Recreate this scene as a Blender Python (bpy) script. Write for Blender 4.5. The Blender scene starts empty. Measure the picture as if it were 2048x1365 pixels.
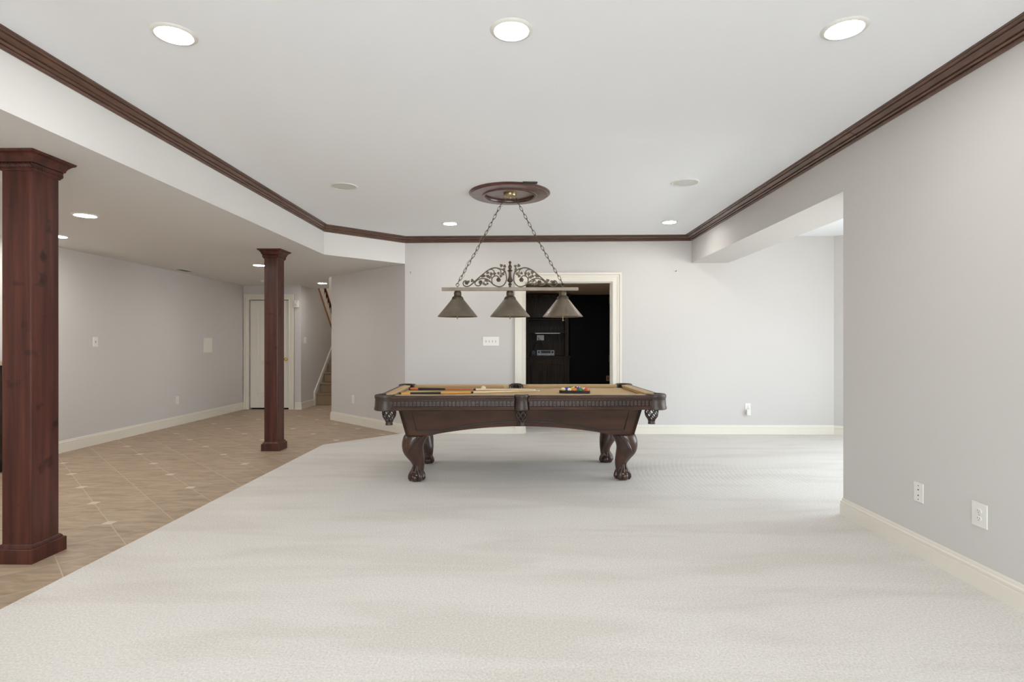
import bpy, math, random
from mathutils import Vector, Matrix
random.seed(7)
PI = math.pi
C = bpy.context.scene.collection
S = bpy.context.scene

# ------------------------------------------------------------------ camera, world, light, exposure
cam_d = bpy.data.cameras.new('camera'); cam = bpy.data.objects.new('camera', cam_d); C.objects.link(cam)
cam_d.sensor_width = 36; cam_d.lens = 1120 / 2048 * 36; cam_d.shift_y = 4.5 / 2048
cam_d.clip_start = .05; cam_d.clip_end = 100
cam.location = (0, 0, 1.28); cam.rotation_euler = (PI / 2, 0, math.atan(19 / 1120))
S.camera = cam
S.view_settings.view_transform = 'Standard'; S.view_settings.look = 'None'
S.view_settings.gamma = 1; S.view_settings.use_curve_mapping = False
S.view_settings.exposure = 1.58
S.cycles.use_denoising = True
S.cycles.max_bounces = 14; S.cycles.diffuse_bounces = 8; S.cycles.glossy_bounces = 4
S.cycles.sample_clamp_indirect = 6.0
SKY = 3.6          # daylight outside the windows
LAMP = 43.0        # the recessed lamps' lenses

w = bpy.data.worlds.new('sky'); S.world = w; w.use_nodes = True
nt = w.node_tree; nt.nodes.clear()
out = nt.nodes.new('ShaderNodeOutputWorld'); bg = nt.nodes.new('ShaderNodeBackground')
tc = nt.nodes.new('ShaderNodeTexCoord'); sp = nt.nodes.new('ShaderNodeSeparateXYZ'); cr = nt.nodes.new('ShaderNodeValToRGB')
nt.links.new(tc.outputs['Generated'], sp.inputs[0]); nt.links.new(sp.outputs['Z'], cr.inputs[0])
cr.color_ramp.elements[0].position = 0.0; cr.color_ramp.elements[0].color = (.93, .95, .95, 1)
cr.color_ramp.elements[1].position = 0.12; cr.color_ramp.elements[1].color = (.80, .93, 1.02, 1)
nt.links.new(cr.outputs[0], bg.inputs[0]); bg.inputs[1].default_value = SKY
nt.links.new(bg.outputs[0], out.inputs[0])

def portal(name, loc, rot, sx, sy):
    l = bpy.data.lights.new(name, 'AREA'); l.shape = 'RECTANGLE'; l.size = sx; l.size_y = sy
    l.cycles.is_portal = True
    o = bpy.data.objects.new(name, l); C.objects.link(o); o.location = loc; o.rotation_euler = rot

# ------------------------------------------------------------------ mesh helpers
class MB:
    def __init__(s): s.v = []; s.f = []
    def add(s, vs, fs):
        n = len(s.v); s.v += [tuple(p) for p in vs]; s.f += [tuple(n + i for i in f) for f in fs]; return s
    def box(s, x0, x1, y0, y1, z0, z1):
        return s.add([(x0,y0,z0),(x1,y0,z0),(x1,y1,z0),(x0,y1,z0),(x0,y0,z1),(x1,y0,z1),(x1,y1,z1),(x0,y1,z1)],
                     [(3,2,1,0),(4,5,6,7),(0,1,5,4),(1,2,6,5),(2,3,7,6),(3,0,4,7)])
    def prism(s, poly, z0, z1):
        n = len(poly)
        return s.add([(x,y,z0) for x,y in poly] + [(x,y,z1) for x,y in poly],
                     [tuple(range(n))[::-1], tuple(range(n, 2*n))] + [(i,(i+1)%n,n+(i+1)%n,n+i) for i in range(n)])
    def slab(s, poly, a, b, axis):          # polygon in the two other axes, between a and b on 'axis'
        m = MB().prism(poly, a, b)
        f = {'x': lambda p: (p[2], p[0], p[1]), 'y': lambda p: (p[0], p[2], p[1])}[axis]
        return s.add([f(p) for p in m.v], m.f)
    def rings(s, rs, closed=False, cap=True):
        n = len(rs[0]); vs = [p for r in rs for p in r]; fs = []
        m = len(rs)
        for i in range(m if closed else m - 1):
            j = (i + 1) % m
            for k in range(n):
                l = (k + 1) % n; fs.append((i*n+k, i*n+l, j*n+l, j*n+k))
        if cap and not closed:
            fs.append(tuple(range(n))[::-1]); fs.append(tuple(range((m-1)*n, m*n)))
        return s.add(vs, fs)
    def lathe(s, prof, c=(0,0,0), n=24, cap=True, squash=1.0):
        return s.rings([[(c[0]+r*math.cos(2*PI*k/n), c[1]+squash*r*math.sin(2*PI*k/n), c[2]+z) for k in range(n)] for r, z in prof], cap=cap)
    def ball(s, c, r, n=16, m=9, sc=(1,1,1)):
        prof = [(max(r*math.sin(PI*i/m), r*.01), -r*math.cos(PI*i/m)) for i in range(m+1)]
        t = MB().lathe(prof, n=n)
        return s.add([(c[0]+p[0]*sc[0], c[1]+p[1]*sc[1], c[2]+p[2]*sc[2]) for p in t.v], t.f)
    def tube(s, path, r, n=8, closed=False):
        P = [Vector(p) for p in path]; m = len(P); rs = []
        R = r if isinstance(r, (list, tuple)) else [r]*m
        up = None
        for i in range(m):
            a = P[(i-1) % m] if (closed or i > 0) else P[i]
            b = P[(i+1) % m] if (closed or i < m-1) else P[i]
            t = (b - a).normalized()
            if up is None:
                up = Vector((0,0,1)) if abs(t.z) < .9 else Vector((1,0,0))
            x = (up - t*up.dot(t)).normalized(); y = t.cross(x); up = x
            rs.append([tuple(P[i] + x*R[i]*math.cos(2*PI*k/n) + y*R[i]*math.sin(2*PI*k/n)) for k in range(n)])
        return s.rings(rs, closed=closed)
    def sweep(s, path, prof, closed=False, z0=0.0):     # prof: (offset to the left of the path, z), a closed outline
        def mit(i):
            m = len(path); p = Vector(path[i])
            a = Vector(path[i-1]) if (closed or i > 0) else None
            b = Vector(path[(i+1) % m]) if (closed or i < m-1) else None
            ns = []
            for u, v in ((a, p), (p, b)):
                if u is not None and v is not None:
                    t = (v-u).normalized(); ns.append(Vector((-t.y, t.x)))
            if len(ns) == 1: return ns[0]
            h = (ns[0]+ns[1]); h.normalize(); return h / max(h.dot(ns[0]), .2)
        rs = []
        for i in range(len(path)):
            m = mit(i); rs.append([(path[i][0]+m.x*o, path[i][1]+m.y*o, z0+z) for o, z in prof])
        return s.rings(rs, closed=closed)
    def xf(s, M):
        s.v = [tuple(M @ Vector(p)) for p in s.v]; return s
    def join(s, o): return s.add(o.v, o.f)
    def build(s, name, mat, parent=None, smooth=False, bevel=0, loc=None):
        me = bpy.data.meshes.new(name); me.from_pydata(s.v, [], s.f); me.validate()
        import bmesh
        bm = bmesh.new(); bm.from_mesh(me); bmesh.ops.recalc_face_normals(bm, faces=bm.faces); bm.to_mesh(me); bm.free()
        me.materials.append(mat)
        o = bpy.data.objects.new(name, me); C.objects.link(o)
        if parent: o.parent = parent
        if loc: o.location = loc
        if smooth:
            for p in me.polygons: p.use_smooth = True
            try: me.set_sharp_from_angle(angle=math.radians(38))
            except Exception: pass
        if bevel:
            b = o.modifiers.new('b', 'BEVEL'); b.width = bevel; b.segments = 2; b.limit_method = 'ANGLE'; b.angle_limit = math.radians(40)
        return o

def smooth_path(P, n=6):
    out = []
    for i in range(len(P)-1):
        p0, p1, p2, p3 = P[max(i-1, 0)], P[i], P[i+1], P[min(i+2, len(P)-1)]
        for k in range(n):
            t_ = k/n; out.append(tuple(.5*((2*b_)+(-a_+c_)*t_+(2*a_-5*b_+4*c_-d_)*t_**2+(-a_+3*b_-3*c_+d_)*t_**3) for a_, b_, c_, d_ in zip(p0, p1, p2, p3)))
    out.append(P[-1]); return out
def tag(o, label, cat, group=None):
    o['label'] = label; o['category'] = cat
    if group: o['group'] = group
    return o
def thing(name, loc, label, cat, rz=0, group=None):
    o = bpy.data.objects.new(name, None); C.objects.link(o); o.location = loc; o.rotation_euler = (0,0,rz)
    o.empty_display_size = .05
    return tag(o, label, cat, group)
def struct(mb, name, mat, parent=None, **k):
    o = mb.build(name, mat, parent, **k)
    if not parent: o['kind'] = 'structure'
    return o
def copy_tree(o, parent=None):
    c = o.copy(); C.objects.link(c); c.parent = parent
    for ch in list(o.children): copy_tree(ch, c)
    return c
def ccw(pts): return pts

# ------------------------------------------------------------------ materials
def srgb(r, g, b):
    f = lambda c: (c/255/12.92) if c/255 <= .04045 else ((c/255+.055)/1.055)**2.4
    return (f(r), f(g), f(b), 1)
def mat(name, col, rough=.6, metal=0, coat=0, bump=0, bscale=60, spec=.5, var=0, vscale=3):
    m = bpy.data.materials.new(name); m.use_nodes = True; t = m.node_tree; b = t.nodes['Principled BSDF']
    b.inputs['Base Color'].default_value = col; b.inputs['Roughness'].default_value = rough
    b.inputs['Metallic'].default_value = metal; b.inputs['Coat Weight'].default_value = coat
    b.inputs['Specular IOR Level'].default_value = spec
    tcn = t.nodes.new('ShaderNodeTexCoord')
    if var:
        n = t.nodes.new('ShaderNodeTexNoise'); n.inputs['Scale'].default_value = vscale; n.inputs['Detail'].default_value = 4
        r = t.nodes.new('ShaderNodeValToRGB')
        r.color_ramp.elements[0].position = .3; r.color_ramp.elements[1].position = .7
        r.color_ramp.elements[0].color = tuple(c*(1-var) for c in col[:3]) + (1,)
        r.color_ramp.elements[1].color = tuple(min(1, c*(1+var)) for c in col[:3]) + (1,)
        t.links.new(tcn.outputs['Object'], n.inputs['Vector']); t.links.new(n.outputs['Fac'], r.inputs[0]); t.links.new(r.outputs[0], b.inputs['Base Color'])
    if bump:
        n = t.nodes.new('ShaderNodeTexNoise'); n.inputs['Scale'].default_value = bscale; n.inputs['Detail'].default_value = 3
        bp = t.nodes.new('ShaderNodeBump'); bp.inputs['Strength'].default_value = bump; bp.inputs['Distance'].default_value = .01
        t.links.new(tcn.outputs['Object'], n.inputs['Vector']); t.links.new(n.outputs['Fac'], bp.inputs['Height']); t.links.new(bp.outputs[0], b.inputs['Normal'])
    return m
def wood(name, c1, c2, stretch=(14, 14, 1), rough=.35, coat=.3, knots=0, spec=.35):
    m = bpy.data.materials.new(name); m.use_nodes = True; t = m.node_tree; b = t.nodes['Principled BSDF']
    tcn = t.nodes.new('ShaderNodeTexCoord'); mp = t.nodes.new('ShaderNodeMapping'); mp.inputs['Scale'].default_value = stretch
    n = t.nodes.new('ShaderNodeTexNoise'); n.inputs['Scale'].default_value = 2.0; n.inputs['Detail'].default_value = 6; n.inputs['Roughness'].default_value = .6
    r = t.nodes.new('ShaderNodeValToRGB'); r.color_ramp.elements[0].position = .32; r.color_ramp.elements[1].position = .7
    r.color_ramp.elements[0].color = c1; r.color_ramp.elements[1].color = c2
    t.links.new(tcn.outputs['Object'], mp.inputs[0]); t.links.new(mp.outputs[0], n.inputs['Vector']); t.links.new(n.outputs['Fac'], r.inputs[0])
    src = r.outputs[0]
    if knots:
        n2 = t.nodes.new('ShaderNodeTexNoise'); n2.inputs['Scale'].default_value = 8; n2.inputs['Detail'].default_value = 2
        r2 = t.nodes.new('ShaderNodeValToRGB'); r2.color_ramp.elements[0].position = .26; r2.color_ramp.elements[1].position = .37
        r2.color_ramp.elements[0].color = (.35,.35,.38,1); r2.color_ramp.elements[1].color = (1,1,1,1)
        mx = t.nodes.new('ShaderNodeMix'); mx.data_type = 'RGBA'; mx.blend_type = 'MULTIPLY'; mx.inputs[0].default_value = 1
        t.links.new(tcn.outputs['Object'], n2.inputs['Vector']); t.links.new(n2.outputs['Fac'], r2.inputs[0])
        t.links.new(src, mx.inputs[6]); t.links.new(r2.outputs[0], mx.inputs[7]); src = mx.outputs[2]
    t.links.new(src, b.inputs['Base Color'])
    b.inputs['Roughness'].default_value = rough; b.inputs['Coat Weight'].default_value = coat; b.inputs['Coat Roughness'].default_value = .18; b.inputs['Specular IOR Level'].default_value = spec
    return m
def emit(name, col, s):
    m = bpy.data.materials.new(name); m.use_nodes = True; b = m.node_tree.nodes['Principled BSDF']
    b.inputs['Base Color'].default_value = (.9,.9,.9,1); b.inputs['Emission Color'].default_value = col; b.inputs['Emission Strength'].default_value = s
    return m

M_wall = mat('wall_paint', (.60, .580, .562, 1), .85, bump=.03, bscale=220, spec=.2)
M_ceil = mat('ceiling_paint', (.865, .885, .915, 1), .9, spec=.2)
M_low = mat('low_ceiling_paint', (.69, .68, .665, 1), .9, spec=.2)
M_trim = mat('white_trim_paint', (.76, .72, .64, 1), .38)
M_doorp = mat('door_paint', (.76, .73, .66, 1), .4)
M_plate = mat('white_plastic', (.76, .75, .71, 1), .3)
M_dark = mat('dark_slot', (.02, .02, .02, 1), .5)
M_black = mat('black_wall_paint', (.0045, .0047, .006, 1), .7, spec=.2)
M_brownceil = mat('brown_ceiling_paint', (.60, .45, .34, 1), .8)
M_cherry = wood('cherry_wood', (.036, .011, .008, 1), (.100, .031, .021, 1), (10, 10, .5), .36, .08, knots=1, spec=.28)
M_crown = wood('crown_wood', (.075, .040, .028, 1), (.160, .080, .055, 1), (3, 3, 30), .32, .3)
M_table = wood('table_wood', (.032, .017, .011, 1), (.080, .037, .024, 1), (1.2, 6, 6), .40, .08, spec=.32)
M_leg = wood('carved_wood', (.028, .014, .010, 1), (.080, .035, .022, 1), (5, 5, 3), .28, .4)
M_leather = mat('brown_leather', (.040, .025, .018, 1), .4, coat=0, bump=.15, bscale=120, var=.3, vscale=30)
M_cloth = mat('tan_cloth', (.56, .41, .24, 1), .95, spec=.1, bump=.05, bscale=900)
M_bronze = mat('antique_bronze', (.088, .068, .046, 1), .45, metal=.55, var=.35, vscale=40)
M_shade = mat('pewter_shade', (.20, .165, .125, 1), .42, metal=.5, var=.12, vscale=14)
M_shadein = mat('shade_lining', (.5, .46, .38, 1), .6)
M_brass = mat('aged_brass', (.42, .33, .19, 1), .3, metal=.9)
M_goldknob = mat('polished_brass', (.75, .52, .18, 1), .22, metal=1)
M_lens = emit('lamp_lens', (1, .98, .94, 1), LAMP)
M_lens2 = emit('low_lamp_lens', (1, .96, .90, 1), LAMP*1.45)
M_lens3 = emit('theatre_lamp_lens', (1, .90, .78, 1), LAMP*2.6)
M_cab = wood('espresso_wood', (.013, .008, .006, 1), (.052, .034, .025, 1), (12, 12, 1.2), .4, 0, spec=.12)
M_stair = mat('stair_carpet', (.30, .215, .14, 1), .95, bump=.3, bscale=300, spec=.1)
M_oak = wood('oak_rail', (.32, .13, .04, 1), (.46, .20, .07, 1), (20, 3, 3), .3, .3)
M_granite = mat('granite', (.45, .38, .28, 1), .2, var=.7, vscale=120)

def carpet_mat():
    m = bpy.data.materials.new('ivory_carpet'); m.use_nodes = True; t = m.node_tree; b = t.nodes['Principled BSDF']
    b.inputs['Roughness'].default_value = 1; b.inputs['Specular IOR Level'].default_value = .05
    tcn = t.nodes.new('ShaderNodeTexCoord')
    mp = t.nodes.new('ShaderNodeMapping'); mp.inputs['Scale'].default_value = (.45, 2.1, 1); mp.inputs['Rotation'].default_value = (0, 0, -.22)
    n = t.nodes.new('ShaderNodeTexNoise'); n.inputs['Scale'].default_value = 1.5; n.inputs['Detail'].default_value = 3; n.inputs['Roughness'].default_value = .55; n.inputs['Distortion'].default_value = .5
    r = t.nodes.new('ShaderNodeValToRGB'); r.color_ramp.elements[0].position = .38; r.color_ramp.elements[1].position = .54
    r.color_ramp.elements[0].color = (.665, .63, .59, 1); r.color_ramp.elements[1].color = (.715, .688, .655, 1)
    t.links.new(tcn.outputs['Object'], mp.inputs[0]); t.links.new(mp.outputs[0], n.inputs['Vector']); t.links.new(n.outputs['Fac'], r.inputs[0])
    f = t.nodes.new('ShaderNodeTexNoise'); f.inputs['Scale'].default_value = 95; f.inputs['Detail'].default_value = 4; f.inputs['Roughness'].default_value = .8
    fr = t.nodes.new('ShaderNodeValToRGB'); fr.color_ramp.elements[0].position = .25; fr.color_ramp.elements[1].position = .75
    fr.color_ramp.elements[0].color = (.72, .715, .70, 1); fr.color_ramp.elements[1].color = (1.22, 1.22, 1.22, 1)
    mx = t.nodes.new('ShaderNodeMix'); mx.data_type = 'RGBA'; mx.blend_type = 'MULTIPLY'; mx.inputs[0].default_value = 1
    t.links.new(tcn.outputs['Object'], f.inputs['Vector']); t.links.new(f.outputs['Fac'], fr.inputs[0])
    t.links.new(r.outputs[0], mx.inputs[6]); t.links.new(fr.outputs[0], mx.inputs[7]); t.links.new(mx.outputs[2], b.inputs['Base Color'])
    bp = t.nodes.new('ShaderNodeBump'); bp.inputs['Strength'].default_value = .35; bp.inputs['Distance'].default_value = .01
    # raked rows left by the vacuum cleaner beside the table
    wv = t.nodes.new('ShaderNodeTexWave'); wv.wave_type = 'RINGS'; wv.rings_direction = 'Z'; wv.inputs['Scale'].default_value = 7; wv.inputs['Distortion'].default_value = 1.5; wv.inputs['Detail Scale'].default_value = .6
    mp2 = t.nodes.new('ShaderNodeMapping'); mp2.inputs['Location'].default_value = (-4.4, -5.2, 0)
    t.links.new(tcn.outputs['Object'], mp2.inputs[0]); t.links.new(mp2.outputs[0], wv.inputs['Vector'])
    gr = t.nodes.new('ShaderNodeTexGradient'); gr.gradient_type = 'SPHERICAL'
    mp3 = t.nodes.new('ShaderNodeMapping'); mp3.inputs['Location'].default_value = (-1.9*.75, -5.3*.75, 0); mp3.inputs['Scale'].default_value = (.75, .75, 1)
    t.links.new(tcn.outputs['Object'], mp3.inputs[0]); t.links.new(mp3.outputs[0], gr.inputs['Vector'])
    ml = t.nodes.new('ShaderNodeMath'); ml.operation = 'MULTIPLY_ADD'; ml.inputs[2].default_value = 0; t.links.new(wv.outputs['Fac'], ml.inputs[0]); t.links.new(gr.outputs['Fac'], ml.inputs[1])
    ad = t.nodes.new('ShaderNodeMath'); ad.operation = 'MULTIPLY_ADD'; ad.inputs[1].default_value = .45; t.links.new(ml.outputs[0], ad.inputs[0]); t.links.new(f.outputs['Fac'], ad.inputs[2])
    t.links.new(ad.outputs[0], bp.inputs['Height']); t.links.new(bp.outputs[0], b.inputs['Normal'])
    return m
M_carpet = carpet_mat()

def tile_mat():
    m = bpy.data.materials.new('ceramic_tile'); m.use_nodes = True; t = m.node_tree; b = t.nodes['Principled BSDF']
    L = t.links.new
    tcn = t.nodes.new('ShaderNodeTexCoord'); sx = t.nodes.new('ShaderNodeSeparateXYZ'); L(tcn.outputs['Object'], sx.inputs[0])
    def M(op, a, b_=None, c=None):
        n = t.nodes.new('ShaderNodeMath'); n.operation = op
        for i, q in enumerate((a, b_, c)):
            if q is None: continue
            if isinstance(q, (int, float)): n.inputs[i].default_value = q
            else: L(q, n.inputs[i])
        return n.outputs[0]
    X, Y = sx.outputs['X'], sx.outputs['Y']; P = .3495
    u = M('SUBTRACT', M('MULTIPLY', M('ADD', X, Y), .70710678), .718)
    v = M('SUBTRACT', M('MULTIPLY', M('SUBTRACT', Y, X), .70710678), 4.92)
    du = M('PINGPONG', u, P/2); dv = M('PINGPONG', v, P/2)
    gl = M('LESS_THAN', M('MINIMUM', du, dv), .0032)
    Du = M('PINGPONG', u, P); Dv = M('PINGPONG', v, P); mxd = M('ADD', Du, Dv)
    dot = M('LESS_THAN', mxd, .050); dotg = M('LESS_THAN', mxd, .0545)
    cu = M('FLOOR', M('DIVIDE', u, P)); cv = M('FLOOR', M('DIVIDE', v, P))
    wn = t.nodes.new('ShaderNodeTexWhiteNoise'); wn.noise_dimensions = '2D'; cb = t.nodes.new('ShaderNodeCombineXYZ'); L(cu, cb.inputs[0]); L(cv, cb.inputs[1]); L(cb.outputs[0], wn.inputs['Vector'])
    off = t.nodes.new('ShaderNodeVectorMath'); off.operation = 'MULTIPLY_ADD'; off.inputs[1].default_value = (9,9,9); L(wn.outputs['Color'], off.inputs[0]); L(tcn.outputs['Object'], off.inputs[2])
    mp = t.nodes.new('ShaderNodeMapping'); mp.inputs['Scale'].default_value = (1.2, 5.5, 1); L(off.outputs[0], mp.inputs[0])
    n = t.nodes.new('ShaderNodeTexNoise'); n.inputs['Scale'].default_value = 3.0; n.inputs['Detail'].default_value = 8; n.inputs['Roughness'].default_value = .68; n.inputs['Distortion'].default_value = .6; L(mp.outputs[0], n.inputs['Vector'])
    r = t.nodes.new('ShaderNodeValToRGB'); r.color_ramp.elements[0].position = .3; r.color_ramp.elements[1].position = .72
    r.color_ramp.elements[0].color = (.27, .20, .14, 1); r.color_ramp.elements[1].color = (.50, .385, .275, 1); L(n.outputs['Fac'], r.inputs[0])
    def mix(f, a, b_):
        x = t.nodes.new('ShaderNodeMix'); x.data_type = 'RGBA'; L(f, x.inputs[0])
        for i, q in ((6, a), (7, b_)):
            if isinstance(q, tuple): x.inputs[i].default_value = q
            else: L(q, x.inputs[i])
        return x.outputs[2]
    c = mix(gl, r.outputs[0], (.50, .41, .31, 1)); c = mix(dotg, c, (.40, .33, .25, 1)); c = mix(dot, c, (.62, .54, .44, 1))
    L(c, b.inputs['Base Color']); b.inputs['Roughness'].default_value = .5; b.inputs['Specular IOR Level'].default_value = .35
    g2 = M('SUBTRACT', 1.0, gl); bp = t.nodes.new('ShaderNodeBump'); bp.inputs['Strength'].default_value = .4; bp.inputs['Distance'].default_value = .003; L(g2, bp.inputs['Height']); L(bp.outputs[0], b.inputs['Normal'])
    return m
M_tile = tile_mat()

# ------------------------------------------------------------------ the setting
XR, YB, XL, YD, ZC, ZL = 2.395, 7.93, -5.44, 10.87, 2.785, 2.41
XS = -4.308; T = -.015; YR = -3.2
G0, G1 = (-1.655, YB), (-3.215, 9.42)      # the slanting grey wall
SX, SB = -2.512, 7.08                      # the soffit's plane and its bend
struct(MB().box(-5.7, 6.2, -3.4, 14.3, -.12, T), 'floor', M_tile)
struct(MB().prism([(-2.505, YR), (5.6, YR), (5.6, YB+.14), (-1.67, YB+.02), (-2.505, 7.02)], T, 0), 'floor', M_carpet)
struct(MB().box(-1.6, 2.5, YB+.14, 13.2, T, 0), 'floor', M_carpet)
struct(MB().prism([(-2.62, YR-.2), (6.2, YR-.2), (6.2, YB+.2), (-1.6, YB+.2), (-2.62, 7.3)], ZC, ZC+.12), 'ceiling', M_ceil)
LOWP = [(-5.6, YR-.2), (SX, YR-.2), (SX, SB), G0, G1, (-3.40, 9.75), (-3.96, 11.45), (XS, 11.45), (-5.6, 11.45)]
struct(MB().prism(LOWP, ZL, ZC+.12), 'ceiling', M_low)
# right-hand wall with the header over the wide opening
struct(MB().slab([(YR-.1, -.02), (4.21, -.02), (4.21, ZL), (YB+.02, ZL), (YB+.02, ZC+.02), (YR-.1, ZC+.02)], XR, 2.905, 'x'), 'wall_right', M_wall)
# back wall with the doorway
struct(MB().slab([(G0[0], -.02), (.035, -.02), (.035, 2.15), (1.285, 2.15), (1.285, -.02), (4.38, -.02), (4.38, ZC+.02), (G0[0], ZC+.02)], YB, YB+.13, 'y'), 'wall_back', M_wall)
n_ = Vector((.69, .724))
struct(MB().prism([G0, G1, (G1[0]+n_.x*.12, G1[1]+n_.y*.12), (G0[0]+n_.x*.2, G0[1]+n_.y*.2)], T-.01, ZL+.02), 'wall_slanted', M_wall)
# bay beyond the opening: slanting wall, window wall, near wall
struct(MB().prism([(4.38, YB), (4.38, YB+.13), (4.6, YB+.13), (5.5, 7.2), (5.4, 7.05)], -.02, ZC+.02), 'wall_bay', M_wall)
def window_wall(name, a0, a1, fixed, thick, holes, axis, z0=-.02, z1=ZC+.02, m=M_wall):
    b = MB()
    cuts = sorted(holes); x = a0
    def bx(p, q, r, s):
        if axis == 'y': b.box(p, q, fixed, fixed+thick, r, s)
        else: b.box(fixed, fixed+thick, p, q, r, s)
    for (h0, h1, hz0, hz1) in cuts:
        bx(x, h0, z0, z1); bx(h0, h1, z0, hz0); bx(h0, h1, hz1, z1); x = h1
    bx(x, a1, z0, z1)
    return struct(b, name, m)
WN = [0]
def window(a0, a1, fixed, z0, z1, axis, nx=2):
    WN[0] += 1; b = MB(); f = .05
    def bx(p, q, r, s, d0=-.02, d1=.05):
        if axis == 'y': b.box(p, q, fixed+d0, fixed+d1, r, s)
        else: b.box(fixed+d0, fixed+d1, p, q, r, s)
    bx(a0, a0+f, z0, z1); bx(a1-f, a1, z0, z1); bx(a0, a1, z0, z0+f); bx(a0, a1, z1-f, z1)
    for i in range(1, nx): c = a0+(a1-a0)*i/nx; bx(c-.02, c+.02, z0, z1)
    bx(a0, a1, (z0+z1)/2-.02, (z0+z1)/2+.02)
    struct(b, 'window_%d' % WN[0], M_trim)
rear = [(-5.0, -4.1, .9, 1.9), (-1.5, .25, .04, 2.45), (.45, 2.2, .04, 2.45), (3.4, 4.6, .5, 2.0)]
window_wall('wall_rear', -5.6, 5.7, YR-.12, .12, rear, 'y')
for h in rear:
    window(h[0], h[1], YR-.08, h[2], h[3], 'y')
    portal('window_portal', ((h[0]+h[1])/2, YR-.13, (h[2]+h[3])/2), (-PI/2, 0, PI), h[1]-h[0], h[3]-h[2])
bay = [(4.15, 5.4, .25, 2.2), (5.62, 6.5, .25, 2.2)]
window_wall('wall_window', YR-.1, 7.2, 5.4, .12, [(2.4, 4.0, .3, 2.2)] + bay, 'x')
for h in [(2.4, 4.0, .3, 2.2)] + bay:
    window(h[0], h[1], 5.46, h[2], h[3], 'x')
    portal('window_portal', (5.53, (h[0]+h[1])/2, (h[2]+h[3])/2), (0, PI/2, 0), h[3]-h[2], h[1]-h[0])
# left-hand side
struct(MB().box(XL-.12, XL, YR-.1, YD+.1, T-.01, ZL+.02), 'wall_left', M_wall)
struct(MB().slab([(XL-.1, T-.01), (-5.322, T-.01), (-5.322, 2.13), (-4.544, 2.13), (-4.544, T-.01), (XS, T-.01), (XS, ZL+.02), (XL-.1, ZL+.02)], YD, YD+.1, 'y'), 'wall_door', M_wall)
struct(MB().slab([(YD+.1, T-.01), (14.1, T-.01), (14.1, .13), (11.47, 2.76), (11.47, ZL+.01), (YD+.1, ZL+.01)], XS-.1, XS, 'x'), 'wall_stair', M_wall)
struct(MB().box(-5.42, -4.43, YD+.25, YD+.3, T, 2.3).box(-5.44, -5.40, YD+.1, YD+.3, T, 2.3).box(-4.46, -4.42, YD+.1, YD+.3, T, 2.3).box(-5.44, -4.42, YD+.1, YD+.3, 2.2, 2.3).box(-5.42, -4.43, YD+.07, YD+.3, T, T+.004), 'wall_closet_blackout', M_black)  # unseen black box added behind the door, keeps light out of its gap
# stairwell shell
struct(MB().box(-5.6, -3.1, 14.1, 14.2, T, 4.8), 'wall_stairwell_far', M_wall)
struct(MB().box(-5.6, -5.5, 10.9, 14.2, T, 4.8).box(-5.6, -5.5, 9.5, 10.95, 2.5, 4.8).box(-3.2, -3.1, 9.5, 14.2, T, 4.8).box(-5.6, -3.1, 9.55, 9.65, ZC+.1, 4.8), 'wall_stairwell', M_wall)
struct(MB().box(-5.6, -3.1, 9.5, 14.2, 4.8, 4.9), 'ceiling', M_ceil)
pl = bpy.data.lights.new('stairwell_fill', 'POINT'); pl.energy = 14; pl.shadow_soft_size = .15; pl.color = (1, .88, .72)  # unseen fill light added to brighten the stairwell
po = bpy.data.objects.new('stairwell_fill', pl); C.objects.link(po); po.location = (-4.6, 13.0, 4.3)
# dark theatre room behind the doorway
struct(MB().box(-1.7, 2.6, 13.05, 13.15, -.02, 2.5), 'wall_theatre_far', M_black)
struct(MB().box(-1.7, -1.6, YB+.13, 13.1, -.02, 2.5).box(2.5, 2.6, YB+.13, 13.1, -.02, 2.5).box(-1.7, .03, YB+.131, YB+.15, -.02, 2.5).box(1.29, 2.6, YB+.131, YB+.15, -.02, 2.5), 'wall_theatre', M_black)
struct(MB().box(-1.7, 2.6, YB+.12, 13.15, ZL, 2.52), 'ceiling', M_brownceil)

# baseboards
BP = [(0, 0), (.016, 0), (.016, .098), (.010, .101), (.010, .104), (.014, .106), (.014, .118), (.007, .124), (.007, .134), (.004, .143), (0, .143)]
def base(name, path):
    struct(MB().sweep(path, BP, z0=T), name, M_trim)
base('baseboard_right', [(XR, YR), (XR, 4.21), (2.905, 4.21), (2.905, YR)])
base('baseboard_back', [(5.4, 7.05), (4.38, YB), (1.418, YB)])
base('baseboard_slanted', [(-.092, YB), G0, G1, (G1[0]+.083, G1[1]+.087)])
base('baseboard_left', [(XL, YD), (XL, 5.72)])
base('baseboard_door', [(XS, 11.52), (XS, YD), (-4.42, YD)])

# dark crown moulding: wall line and ceiling line of each corner
def crown(name, pts):
    prof = [(0, 0), (.12, 0), (.20, .06), (.20, .18), (.10, .19), (.10, .24), (.26, .26), (.34, .36), (.34, .40), (.24, .41), (.24, .46), (.42, .50), (.56, .62), (.68, .72), (.60, .745), (.60, .78), (.78, .80), (.90, .86), (.90, .90), (1.0, .92), (1.0, 1.0), (0, 1.0)]
    rs = []
    for (wx, wy), (ex, ey), zb in pts:
        rs.append([(wx+(ex-wx)*a, wy+(ey-wy)*a, zb+(ZC-zb)*h) for a, h in prof])
    struct(MB().rings(rs), name, M_crown)
CR = {'rn': ((XR, YR), (2.278, YR), 2.718), 'rs': ((XR, 3.985), (2.278, 3.985), 2.724), 'rt': ((XR, 3.989), (2.278, 3.989), 2.724), 'rb': ((XR, YB), (2.27, 7.785), 2.722), 'bl': (G0, (-1.62, 7.835), 2.703),
      'bd': ((SX, SB), (-2.455, 7.03), 2.700), 'ln': ((SX, YR), (-2.445, YR), 2.700)}
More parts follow.
